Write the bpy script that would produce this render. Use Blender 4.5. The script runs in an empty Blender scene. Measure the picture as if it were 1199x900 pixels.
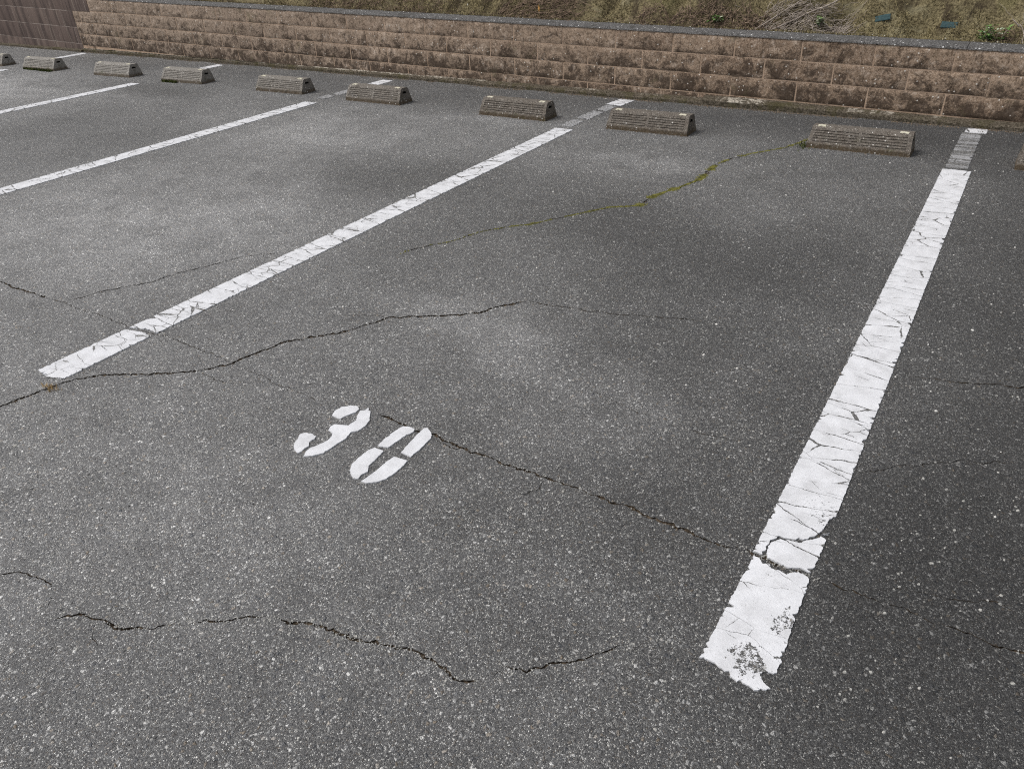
import bpy, bmesh, math, random
from mathutils import Vector, Matrix, noise
from mathutils.geometry import delaunay_2d_cdt, tessellate_polygon

S = bpy.context.scene
COL = S.collection
rad = math.radians
rng = random.Random(30)

# ------------------------------------------------------------ camera, sky, sun, exposure
F_PX, YAW, PITCH, ROLL = 889.45, 0.589096, 0.558458, -0.0507845
CAM = Vector((0.201247, -4.841125, 1.349398))
fw = Vector((-math.sin(YAW)*math.cos(PITCH), math.cos(YAW)*math.cos(PITCH), -math.sin(PITCH)))
rt0 = Vector((math.cos(YAW), math.sin(YAW), 0)); up0 = rt0.cross(fw)
rt = math.cos(ROLL)*rt0 + math.sin(ROLL)*up0
up = -math.sin(ROLL)*rt0 + math.cos(ROLL)*up0
cd = bpy.data.cameras.new('camera'); cam = bpy.data.objects.new('camera', cd); COL.objects.link(cam)
m = Matrix((rt, up, -fw)).transposed().to_4x4(); m.translation = CAM
cam.matrix_world = m
cd.sensor_width = 36; cd.lens = F_PX/1199*36; cd.clip_start = .05; cd.clip_end = 600
S.camera = cam

SUN_EL, SUN_AZ = rad(56), rad(232)      # azimuth clockwise from +Y: the light comes from behind the camera on the left
w = bpy.data.worlds.new("World"); S.world = w; w.use_nodes = True
nt = w.node_tree; bg = nt.nodes['Background']
sky = nt.nodes.new('ShaderNodeTexSky'); sky.sky_type = 'NISHITA'; sky.sun_disc = False
sky.sun_elevation = SUN_EL; sky.sun_rotation = SUN_AZ; sky.air_density = 1.0; sky.dust_density = 4; sky.ozone_density = 1.0
hs = nt.nodes.new('ShaderNodeHueSaturation'); hs.inputs['Saturation'].default_value = .35   # cloud cover takes most of the blue
nt.links.new(sky.outputs[0], hs.inputs['Color']); nt.links.new(hs.outputs[0], bg.inputs[0])
bg.inputs[1].default_value = .12
sd = bpy.data.lights.new('sun', 'SUN'); sd.energy = 1.3; sd.angle = rad(18); sd.color = (1, .965, .92)
sun = bpy.data.objects.new('sun', sd); COL.objects.link(sun)
dv = Vector((math.sin(SUN_AZ)*math.cos(SUN_EL), math.cos(SUN_AZ)*math.cos(SUN_EL), math.sin(SUN_EL)))
sun.rotation_euler = dv.to_track_quat('Z', 'Y').to_euler()
S.view_settings.view_transform = 'Standard'; S.view_settings.look = 'None'
S.view_settings.gamma = 1; S.view_settings.use_curve_mapping = False
S.view_settings.exposure = 0.15
S.cycles.pixel_filter_type = 'BLACKMAN_HARRIS'; S.cycles.filter_width = 1.1
S.cycles.use_denoising = False      # the denoiser smears the fine stones of the asphalt into streaks

# ------------------------------------------------------------ helpers
def tag(o, label=None, cat=None, group=None, kind=None):
    for k, v in (('label', label), ('category', cat), ('group', group), ('kind', kind)):
        if v: o[k] = v
    return o

def link(name, me, parent=None, loc=(0, 0, 0), rz=0):
    o = bpy.data.objects.new(name, me); COL.objects.link(o)
    o.location = loc; o.rotation_euler = (0, 0, rz); o.parent = parent
    return o

def mesh(name, v, f, mats, mi=None, smooth=False):
    me = bpy.data.meshes.new(name); me.from_pydata(v, [], f)
    for mm in (mats if isinstance(mats, (list, tuple)) else [mats]): me.materials.append(mm)
    if mi: me.polygons.foreach_set('material_index', mi)
    if smooth: me.polygons.foreach_set('use_smooth', [True]*len(me.polygons))
    me.update(); return me

def empty(name, loc=(0, 0, 0), rz=0):
    return link(name, None, None, loc, rz)

def n3(x, y, z=0): return noise.noise(Vector((x, y, z)))
def fb(x, y, z=0, o=4):
    s, a, f = 0, 1, 1
    for _ in range(o): s += a*n3(x*f, y*f, z*f+7*_); a *= .5; f *= 2.1
    return s

class N:      # a tiny node writer
    def __init__(s, name):
        s.m = bpy.data.materials.new(name); s.m.use_nodes = True; s.t = s.m.node_tree; s.b = s.t.nodes['Principled BSDF']
        tc = s.t.nodes.new('ShaderNodeNewGeometry'); s.P = tc.outputs['Position']; s.geo = tc
    def put(s, k, v):
        if isinstance(v, bpy.types.NodeSocket): s.t.links.new(v, k)
        elif v is not None: k.default_value = v
    def math(s, op, a, b=None, c=None, clamp=False):
        n = s.t.nodes.new('ShaderNodeMath'); n.operation = op; n.use_clamp = clamp
        s.put(n.inputs[0], a); s.put(n.inputs[1], b)
        if c is not None: s.put(n.inputs[2], c)
        return n.outputs[0]
    def vmath(s, op, a, b=None):
        n = s.t.nodes.new('ShaderNodeVectorMath'); n.operation = op
        s.put(n.inputs[0], a); s.put(n.inputs[1], b)
        return n.outputs['Value'] if op in ('DISTANCE', 'LENGTH') else n.outputs[0]
    def scale(s, v, k, off=(0, 0, 0)):
        n = s.t.nodes.new('ShaderNodeMapping'); s.put(n.inputs[0], v)
        n.inputs['Scale'].default_value = k; n.inputs['Location'].default_value = off
        return n.outputs[0]
    def noise(s, v, sc, det=3, rough=.55, dist=0, col=False):
        n = s.t.nodes.new('ShaderNodeTexNoise'); s.put(n.inputs['Vector'], v)
        n.inputs['Scale'].default_value = sc; n.inputs['Detail'].default_value = det
        n.inputs['Roughness'].default_value = rough; n.inputs['Distortion'].default_value = dist
        return n.outputs['Color' if col else 'Fac']
    def vor(s, v, sc, feat='F1', rnd=1, out='Distance'):
        n = s.t.nodes.new('ShaderNodeTexVoronoi'); n.feature = feat; s.put(n.inputs['Vector'], v)
        n.inputs['Scale'].default_value = sc; n.inputs['Randomness'].default_value = rnd
        return n.outputs[out] if out else n
    def ramp(s, v, a, b, lo=0, hi=1, smooth=True):
        n = s.t.nodes.new('ShaderNodeMapRange'); s.put(n.inputs[0], v)
        if smooth: n.interpolation_type = 'SMOOTHSTEP'
        for i, x in enumerate((a, b, lo, hi)): s.put(n.inputs[1+i], x)
        return n.outputs[0]
    def mix(s, f, a, b, mode='MIX'):
        n = s.t.nodes.new('ShaderNodeMix'); n.data_type = 'RGBA'; n.blend_type = mode; n.clamp_factor = True
        s.put(n.inputs[0], f)
        for k, v in ((n.inputs[6], a), (n.inputs[7], b)):
            s.put(k, v if isinstance(v, bpy.types.NodeSocket) else (*v, 1) if len(v) == 3 else v)
        return n.outputs[2]
    def sep(s, v):
        n = s.t.nodes.new('ShaderNodeSeparateXYZ'); s.put(n.inputs[0], v); return n.outputs
    def bump(s, h, dist, st=1, prev=None):
        n = s.t.nodes.new('ShaderNodeBump'); s.put(n.inputs['Height'], h)
        n.inputs['Distance'].default_value = dist; n.inputs['Strength'].default_value = st
        if prev is not None: s.put(n.inputs['Normal'], prev)
        return n.outputs[0]
    def out(s, col=None, rough=.9, nor=None, spec=.3):
        if col is not None: s.put(s.b.inputs['Base Color'], col if isinstance(col, bpy.types.NodeSocket) else (*col, 1))
        s.put(s.b.inputs['Roughness'], rough); s.put(s.b.inputs['Specular IOR Level'], spec)
        if nor is not None: s.put(s.b.inputs['Normal'], nor)
        return s.m

# ------------------------------------------------------------ materials
# dusty (lighter) and worn-dark areas, plus shade painted in front of the wall: x, y, radius x, radius y, amount
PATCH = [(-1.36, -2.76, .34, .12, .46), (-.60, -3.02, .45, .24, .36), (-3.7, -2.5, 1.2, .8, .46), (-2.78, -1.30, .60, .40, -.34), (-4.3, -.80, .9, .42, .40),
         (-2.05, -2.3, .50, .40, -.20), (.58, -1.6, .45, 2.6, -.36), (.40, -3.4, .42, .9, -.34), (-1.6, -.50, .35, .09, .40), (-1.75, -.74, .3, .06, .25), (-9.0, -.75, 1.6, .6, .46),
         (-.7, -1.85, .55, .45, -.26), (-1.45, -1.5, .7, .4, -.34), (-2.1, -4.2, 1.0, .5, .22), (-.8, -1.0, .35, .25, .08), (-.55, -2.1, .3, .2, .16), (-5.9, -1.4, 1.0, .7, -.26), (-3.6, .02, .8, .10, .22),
         (-5.5, .80, 4.5, .50, -.46), (-.8, .8, 1.6, .38, -.44), (-7.2, -.1, .9, .2, -.34), (-8.4, -.35, .35, .1, -.3), (-.42, -2.75, .25, .5, -.12), (-.25, -3.25, .3, .35, -.22), (-1.0, -3.9, .6, .3, .14), (-.15, -2.2, .06, 1.8, .14)]  # the wide dark bands nearest the wall are shade put into the colour

def asphalt_nodes(n, ground=False):
    P = n.P
    warp = n.vmath('ADD', P, n.scale(n.noise(P, 150, 2, col=True), (.0012, .0012, .0012)))
    flat = n.scale(warp, (1, 1, .3))
    big = n.vor(flat, 112, out=None); be = n.vor(flat, 112, 'DISTANCE_TO_EDGE')       # coarse exposed aggregate, about 1 cm
    small = n.vor(flat, 300, out=None); se = n.vor(flat, 300, 'DISTANCE_TO_EDGE')   # fine aggregate, about 5 mm
    bc = n.sep(big.outputs['Color']); sc = n.sep(small.outputs['Color'])
    tone = n.noise(P, .8, 4, .6)
    tone2 = n.noise(P, 5, 5, .7)
    amount = n.noise(P, 2.3, 3, .6)
    fine = n.noise(P, 620, 2, .8)
    base = n.mix(n.ramp(fine, .35, .68), (.030, .030, .031), (.185, .184, .183))
    # fine stones: every cell, mostly dull, a few bright
    smask = n.math('MULTIPLY', n.ramp(se, .04, .13), n.ramp(n.math('ADD', sc[0], n.math('MULTIPLY', n.math('SUBTRACT', fine, .5), 1.0)), .20, .36))
    scol = n.mix(n.math('POWER', sc[1], 2.0), (.078, .078, .079), (.74, .735, .70))
    scol = n.mix(n.ramp(sc[2], .8, 1, 0, .6), scol, (.22, .18, .14))
    base = n.mix(smask, base, scol)
    # coarse stones
    thr = n.ramp(amount, .3, .75, .86, .70)
    bmask = n.math('MULTIPLY', n.ramp(be, .09, .17), n.math('GREATER_THAN', bc[0], thr))
    bcol = n.mix(n.math('POWER', bc[1], 1.5), (.085, .09, .10), (.76, .755, .73))
    tint = n.mix(n.ramp(bc[2], .80, 1, 0, .7), bcol, (.30, .24, .17))
    tint = n.mix(n.ramp(n.noise(P, 400, 2), .35, .7, 0, .35), tint, (.10, .10, .10))
    base = n.mix(bmask, base, tint)
    dust_shade = n.ramp(n.math('ADD', n.math('MULTIPLY', tone, .55), n.math('MULTIPLY', tone2, .45)), .32, .68, -.34, .34, False)
    ps = n.sep(P)
    dust_shade = n.math('ADD', dust_shade, n.ramp(ps[0], .7, -2.0, -.14, .42, False))  # whole surface paler towards the left
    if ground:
        at = n.t.nodes.new('ShaderNodeAttribute'); at.attribute_name = 'dust_shade'
        dust_shade = n.math('ADD', dust_shade, n.math('MULTIPLY', at.outputs['Fac'], n.ramp(tone2, .30, .60, .85, 1.65, False)))
    gain = n.math('POWER', 2.25, dust_shade)
    g3 = n.t.nodes.new('ShaderNodeCombineXYZ')
    for k in range(3): n.put(g3.inputs[k], gain)
    base = n.mix(1, base, g3.outputs[0], 'MULTIPLY')
    pos = n.math('MULTIPLY', n.math('MAXIMUM', dust_shade, 0), .22, clamp=True)
    base = n.mix(pos, base, (.26, .26, .265))
    h = n.math('ADD', n.math('MULTIPLY', n.math('MULTIPLY', smask, n.ramp(se, 0, .35)), .6), n.math('MULTIPLY', n.math('MULTIPLY', bmask, n.ramp(be, 0, .4)), 1.0))
    h = n.math('ADD', h, n.math('MULTIPLY', fine, .4))
    nor = n.bump(h, .0042, 1)
    nor = n.bump(n.noise(P, 3, 3), .01, .25, nor)
    return base, nor

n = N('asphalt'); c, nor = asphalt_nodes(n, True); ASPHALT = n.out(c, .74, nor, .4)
n = N('crack_dirt')
c = n.mix(n.ramp(n.noise(n.P, 120, 3), .4, .65), (.030, .024, .018), (.12, .095, .070)); CRACKDIRT = n.out(c, 1, None, .1)

def paint(name, cover=1.0, fleck=0.0, ladder=False, spots=(), grey=0.0, cracks=True, ck=1.0):
    """white road paint; where it has worn off, the asphalt shows"""
    n = N(name); P = n.P
    a, an = asphalt_nodes(n)
    jit = n.vmath('ADD', n.scale(n.noise(P, 22, 2, col=True), (.020, .016, 0)), n.scale(n.noise(P, 120, 3, .7, col=True), (.008, .008, 0)))
    w1 = n.vmath('ADD', P, jit)
    e = n.vor(n.scale(w1, (3.4, 10.0, 0)), 1, 'DISTANCE_TO_EDGE')
    gate = n.math('MULTIPLY', n.ramp(n.noise(P, 16, 2), .38, .62, .001, .013*ck), n.ramp(n.sep(P)[1], -3.46, -3.36, .25, 1))
    crack = n.math('LESS_THAN', e, gate)
    e2 = n.vor(n.scale(w1, (9, 19, 0), (3.3, 1.7, 0)), 1, 'DISTANCE_TO_EDGE')
    gate2 = n.ramp(n.noise(P, 7.0, 2), .55-.10*(ck > 1), .68, 0, .013*ck)
    crack2 = n.math('LESS_THAN', e2, gate2)
    pit = n.math('ADD', n.math('MULTIPLY', n.noise(P, 75, 4, .8), .6), n.math('MULTIPLY', n.noise(P, 260, 3, .7), .4))
    wearmap = n.noise(P, 8, 5, .75)
    wf = n.ramp(wearmap, .60, .76, 0, .16 + fleck)
    ps = n.sep(P)
    for (x, y, r, s) in spots:
        d = n.vmath('DISTANCE', P, (x, y, 0))
        d = n.math('ADD', d, n.math('MULTIPLY', n.math('SUBTRACT', n.noise(P, 28, 4, .7), .5), r*3.2))
        wf = n.math('MAXIMUM', wf, n.ramp(d, r*1.1, r*.5, 0, s))
    if fleck: wf = n.math('ADD', wf, fleck*.35)
    if cover < 1: wf = n.math('ADD', wf, 1-cover)
    bare = n.math('GREATER_THAN', n.math('ADD', wf, n.math('MULTIPLY', n.math('SUBTRACT', pit, .5), 1.3)), .42)
    if ladder:
        bars = n.noise(n.scale(P, (2.2, 17, 0)), 1, 4, .65, .4)
        bare = n.math('MAXIMUM', bare, n.ramp(bars, .44, .56))
    mask = n.math('MAXIMUM', n.math('MAXIMUM', crack, crack2), bare) if cracks else bare
    soil = n.noise(P, 14, 5, .7)
    col = n.mix(n.ramp(soil, .3, .75), (.78, .79, .815), (.60, .605, .62))
    col = n.mix(n.ramp(n.noise(P, 320, 2), .60, .76), col, (.46, .46, .46))
    if grey: col = n.mix(grey, col, (.17, .17, .17))
    dark = n.mix(.30, a, (.05, .048, .045))
    full = n.mix(mask, col, dark)
    h = n.math('SUBTRACT', n.math('ADD', n.math('MULTIPLY', n.noise(P, 260, 3), .5), n.math('MULTIPLY', n.noise(P, 90, 3), .5)), mask)
    nor = n.bump(h, .0018, .8)
    return n.out(full, n.ramp(mask, 0, 1, .62, .85), nor, .3)

PAINT_NEAR = paint('road_paint', spots=((.060, -3.60, .05, .40), (.02, -3.735, .06, .42), (.025, -3.16, .055, .30), (.05, -3.22, .04, .35)))
PAINT_FLECK = paint('road_paint_flecked', fleck=.32, ck=1.8)
PAINT_WORN = paint('road_paint_worn', cover=.70, fleck=.3, grey=.50)
PAINT_LADDER = paint('road_paint_scuffed', cover=.78, fleck=.35, ladder=True, grey=.62)
PAINT_NUM = paint('stencil_paint', cracks=False, fleck=.10)

def wall_mat(name, plain=False):
    n = N(name); P = n.P
    rnd = n.t.nodes.new('ShaderNodeAttribute'); rnd.attribute_name = 'tone'; t = n.sep(rnd.outputs['Vector'])
    g = n.noise(P, 130, 4, .75); m1 = n.noise(P, 16, 5, .72, .4); big = n.noise(P, 2.2, 4, .6)
    if plain:
        base = n.mix(t[0], (.115, .085, .075), (.18, .135, .115))
        st = n.noise(n.scale(P, (9, 1, .9)), 1.4, 4, .6, .35)
        base = n.mix(n.ramp(st, .42, .64, 0, .75), base, (.055, .041, .038))
        st2 = n.noise(n.scale(P, (17, 1, 1.4), (3, 0, 1)), 1.2, 3, .6, .4)
        base = n.mix(n.ramp(st2, .58, .74, 0, .45), base, (.33, .28, .23))
        base = n.mix(n.ramp(g, .4, .75, 0, .4), base, (.24, .20, .18))
        nor = n.bump(g, .002, .6)
        return n.out(base, .95, nor, .15)
    xg = n.ramp(n.sep(P)[0], -1.5, -7.5, 0, 1, False)
    base = n.mix(t[0], (.205, .138, .092), (.37, .270, .190))
    base = n.mix(n.math('MULTIPLY', xg, .55), base, (.37, .305, .25))
    base = n.mix(n.ramp(g, .40, .68, 0, .8), base, (.50, .39, .30))
    base = n.mix(n.ramp(g, .50, .30, 0, .75), base, (.09, .06, .045))
    gm = n.noise(P, 42, 5, .8, .5)
    base = n.mix(n.ramp(gm, .46, .64, 0, .72), base, (.075, .050, .032))
    base = n.mix(n.ramp(n.noise(P, 75, 4, .8), .56, .66, 0, .6), base, (.62, .51, .41))
    # pale lime bloom
    base = n.mix(n.math('MULTIPLY', n.ramp(m1, .52, .70), n.ramp(t[2], .1, .9, .45, 1)), base, (.58, .475, .385))
    # dark lichen, growing from the lower edge of each block (t[1]: height in the block, 0 bottom 1 top)
    lich = n.noise(P, 9, 6, .78, .6); l2 = n.noise(P, 60, 4, .8)
    lv = n.math('ADD', n.math('ADD', n.math('MULTIPLY', lich, 1.35), n.math('MULTIPLY', l2, .45)), n.math('MULTIPLY', t[1], -.09))
    z = n.sep(P)[2]
    lv = n.math('ADD', lv, n.ramp(z, .45, .05, -.05, .14, False))
    base = n.mix(n.ramp(lv, .80, 1.06, 0, .85), base, (.050, .036, .027))
    grn = n.noise(n.vmath('ADD', P, (5, 5, 5)), 5, 4, .7)
    base = n.mix(n.ramp(grn, .58, .75, 0, .4), base, (.13, .12, .06))
    sp = n.vor(P, 34, out=None); sc_ = n.sep(sp.outputs['Color'])
    spot = n.math('MULTIPLY', n.ramp(sp.outputs['Distance'], .20, .13), n.math('GREATER_THAN', sc_[0], .72))
    base = n.mix(spot, base, (.66, .62, .56))
    nor = n.bump(n.math('ADD', n.math('MULTIPLY', g, .5), n.math('MULTIPLY', n.noise(P, 45, 4, .7), 1)), .0035, .8)
    return n.out(base, .96, nor, .15)
BLOCK = wall_mat('split_block'); PLAIN = wall_mat('plain_block', True)
n = N('mortar'); g = n.noise(n.P, 90, 4, .7); b_ = n.noise(n.P, 4, 4, .7)
c = n.mix(n.ramp(g, .3, .7), (.34, .24, .165), (.54, .41, .31)); c = n.mix(n.ramp(b_, .54, .68, 0, .8), c, (.07, .052, .037)); MORTAR = n.out(c, .97, n.bump(g, .003, .6), .1)
n = N('mortar_grey'); g = n.noise(n.P, 90, 4, .7); b_ = n.noise(n.P, 5, 4, .7)
c = n.mix(n.ramp(g, .3, .7), (.30, .25, .22), (.42, .36, .32)); c = n.mix(n.ramp(b_, .46, .60, 0, .8), c, (.10, .08, .07)); MORTARG = n.out(c, .97, n.bump(g, .003, .6), .1)
n = N('cap_concrete'); g = n.noise(n.P, 110, 4, .75); b_ = n.noise(n.P, 6, 4, .7)
c = n.mix(n.ramp(g, .38, .64), (.045, .044, .043), (.21, .205, .20)); c = n.mix(n.ramp(b_, .52, .7, 0, .6), c, (.055, .052, .045))
sp = n.vor(n.P, 42, out=None); sc_ = n.sep(sp.outputs['Color'])
c = n.mix(n.math('MULTIPLY', n.ramp(sp.outputs['Distance'], .26, .16), n.math('GREATER_THAN', sc_[0], .74)), c, (.62, .62, .61))
CAPM = n.out(c, .92, n.bump(g, .004, .8), .25)
n = N('footing_concrete'); g = n.noise(n.P, 75, 5, .8); b_ = n.noise(n.P, 7, 4, .7)
c = n.mix(n.ramp(g, .36, .68), (.040, .033, .022), (.21, .18, .14)); c = n.mix(n.ramp(b_, .48, .66, 0, .7), c, (.075, .068, .032))
lx = n.noise(n.scale(n.P, (1, .1, .1)), 1.6, 4, .8); lime = n.math('MULTIPLY', n.ramp(n.math('ADD', lx, n.ramp(n.sep(n.P)[0], -1, -5, 0, .09, False)), .55, .60), n.ramp(n.math('ADD', n.sep(n.P)[2], n.math('MULTIPLY', n.math('SUBTRACT', n.noise(n.P, 40, 3), .5), .02)), .034, .038))
c = n.mix(n.math('MULTIPLY', n.math('MULTIPLY', lime, n.ramp(n.noise(n.P, 30, 4, .7), .42, .55)), .75), c, (.58, .53, .45)); FOOT = n.out(c, .97, n.bump(g, .008, 1), .1)

def stop_mat():
    n = N('stop_concrete'); ob = n.t.nodes.new('ShaderNodeTexCoord').outputs['Object']
    oi = n.t.nodes.new('ShaderNodeObjectInfo'); P = n.P
    g = n.noise(P, 150, 4, .78); m1 = n.noise(P, 18, 5, .7)
    clean = n.mix(n.ramp(g, .32, .7), (.20, .188, .168), (.42, .40, .37))
    dirty = n.mix(n.ramp(g, .36, .7), (.055, .045, .036), (.235, .200, .165))
    x = n.sep(P)[0]
    c = n.mix(n.math('ADD', n.ramp(x, -8, -3.5, .05, .80, False), n.math('MULTIPLY', n.math('SUBTRACT', m1, .5), .7), clamp=True), clean, dirty)
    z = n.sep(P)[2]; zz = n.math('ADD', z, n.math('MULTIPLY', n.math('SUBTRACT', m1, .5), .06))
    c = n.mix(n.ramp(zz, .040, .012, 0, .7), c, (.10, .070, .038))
    mo = n.noise(P, 11, 4, .75)
    c = n.mix(n.math('MULTIPLY', n.ramp(mo, .56, .70, 0, .75), n.ramp(z, .12, .0)), c, (.055, .06, .018))
    c = n.mix(n.ramp(n.noise(P, 48, 5, .8), .52, .64, 0, .65), c, (.055, .045, .034))
    c = n.mix(n.ramp(n.noise(P, 70, 4, .8), .57, .66, 0, .55), c, (.50, .47, .41))
    sp = n.vor(P, 48, out=None); sc_ = n.sep(sp.outputs['Color'])
    c = n.mix(n.math('MULTIPLY', n.ramp(sp.outputs['Distance'], .24, .15), n.math('GREATER_THAN', sc_[0], .82)), c, (.66, .64, .60))
    return n.out(c, .95, n.bump(n.math('ADD', g, n.math('MULTIPLY', m1, .5)), .004, .9), .15)
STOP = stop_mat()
n = N('slot_dark'); SLOT = n.out((.02, .018, .015), .95, None, .1)
n = N('reflector_face'); g = n.noise(n.P, 120, 3, .7)
c = n.mix(n.ramp(g, .45, .7), (.80, .77, .62), (.55, .50, .36)); REFL = n.out(c, .35, None, .5)
n = N('bank_moss'); P = n.P; g = n.noise(P, 60, 5, .78); m1 = n.noise(P, 7, 5, .7, .4); m2 = n.noise(n.scale(P, (1, .5, .35)), 3.1, 4, .65, .6)
c = n.mix(n.ramp(g, .34, .7), (.082, .066, .036), (.36, .305, .175)); c = n.mix(n.ramp(m1, .50, .66, 0, .65), c, (.32, .285, .18))
c = n.mix(n.ramp(m2, .53, .66, 0, .85), c, (.055, .042, .030)); c = n.mix(n.ramp(n.noise(P, 4, 3), .58, .70, 0, .35), c, (.12, .12, .045))
BANK = n.out(c, 1, n.bump(n.math('ADD', g, m1), .02, .9), .05)

def simple(name, lo, hi, sc=60, rough=.9, spec=.2, bd=.002):
    n = N(name); g = n.noise(n.P, sc, 3, .7); return n.out(n.mix(n.ramp(g, .3, .7), lo, hi), rough, n.bump(g, bd, .5), spec)
MOSSB = simple('moss_blade', (.098, .080, .040), (.40, .34, .185), 22)
MOSSC = simple('crack_moss', (.055, .055, .014), (.21, .20, .05), 40)
STRAW = simple('dry_straw', (.30, .19, .08), (.58, .43, .22), 60)
TWIG = simple('dead_twig', (.17, .14, .115), (.46, .40, .345), 35)
TWIGR = simple('brown_litter', (.06, .042, .032), (.32, .235, .17), 30)
LEAF = simple('green_leaf', (.06, .13, .03), (.20, .34, .09), 40, .6, .4)
LEAFP = simple('pale_leaf', (.22, .30, .16), (.60, .62, .48), 40, .6, .4)
LEAFO = simple('orange_leaf', (.50, .24, .07), (.66, .40, .14), 60, .7)
PALE = simple('pale_petal', (.62, .60, .56), (.80, .79, .75), 60, .8)
TEAL = simple('teal_plate', (.032, .060, .066), (.055, .095, .10), 70, .85, .15)
GRIT = simple('loose_grit', (.16, .16, .155), (.55, .54, .50), 130, .8)
GRITD = simple('dark_grit', (.05, .05, .05), (.22, .215, .21), 130, .8)

DIGITS = {
    'three': [
        [(-1.4064, -3.4798), (-1.415, -3.458), (-1.4113, -3.4316), (-1.3919, -3.4087), (-1.3676, -3.4017), (-1.3517, -3.4114), (-1.3498, -3.4285), (-1.3589, -3.4491), (-1.3672, -3.4703), (-1.3671, -3.4832), (-1.3835, -3.4827)] ,
        [(-1.3338, -3.4401), (-1.3428, -3.4187), (-1.3304, -3.4059), (-1.3318, -3.3908), (-1.3119, -3.4018), (-1.2799, -3.4437), (-1.2707, -3.4732), (-1.273, -3.505), (-1.288, -3.5222), (-1.278, -3.5497), (-1.2815, -3.5787), (-1.2846, -3.6155), (-1.2879, -3.6435), (-1.3046, -3.6651), (-1.3283, -3.6833), (-1.3369, -3.6726), (-1.3413, -3.6437), (-1.3285, -3.6175), (-1.3209, -3.5897), (-1.3229, -3.569), (-1.3361, -3.5519), (-1.3564, -3.5462), (-1.3656, -3.5309), (-1.3619, -3.514), (-1.3415, -3.5063), (-1.3187, -3.4972), (-1.3183, -3.4763), (-1.322, -3.455)] ,
        [(-1.3847, -3.6677), (-1.4013, -3.6502), (-1.409, -3.6273), (-1.4197, -3.609), (-1.4138, -3.5935), (-1.3907, -3.5864), (-1.3686, -3.5887), (-1.3632, -3.6021), (-1.3668, -3.6182), (-1.3516, -3.6388), (-1.3553, -3.6514), (-1.3501, -3.6695), (-1.3577, -3.681)] ,
    ],
    'zero': [
        [(-1.1679, -3.5352), (-1.1722, -3.4915), (-1.1704, -3.4498), (-1.164, -3.417), (-1.1436, -3.4103), (-1.1236, -3.4106), (-1.1166, -3.4258), (-1.1238, -3.4485), (-1.1292, -3.4776), (-1.1343, -3.5262)],
        [(-1.0842, -3.5255), (-1.0917, -3.4794), (-1.0975, -3.4362), (-1.0988, -3.4071), (-1.1011, -3.3949), (-1.0921, -3.3878), (-1.0654, -3.4021), (-1.0499, -3.4242), (-1.0465, -3.4651), (-1.0448, -3.4985), (-1.0453, -3.5285)],
        [(-1.1593, -3.6643), (-1.1738, -3.6429), (-1.1794, -3.6008), (-1.1783, -3.5693), (-1.1697, -3.5457), (-1.133, -3.5463), (-1.1304, -3.5787), (-1.1252, -3.6238), (-1.1103, -3.6447), (-1.1176, -3.6603), (-1.1142, -3.6812), (-1.1264, -3.6871), (-1.1424, -3.6789)],
        [(-1.0983, -3.6874), (-1.0941, -3.6568), (-1.0908, -3.6164), (-1.0924, -3.5858), (-1.0887, -3.5525), (-1.0417, -3.5476), (-1.0373, -3.5769), (-1.0377, -3.6138), (-1.0424, -3.6449), (-1.0573, -3.6673), (-1.0777, -3.6833)],
    ],
}
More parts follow.
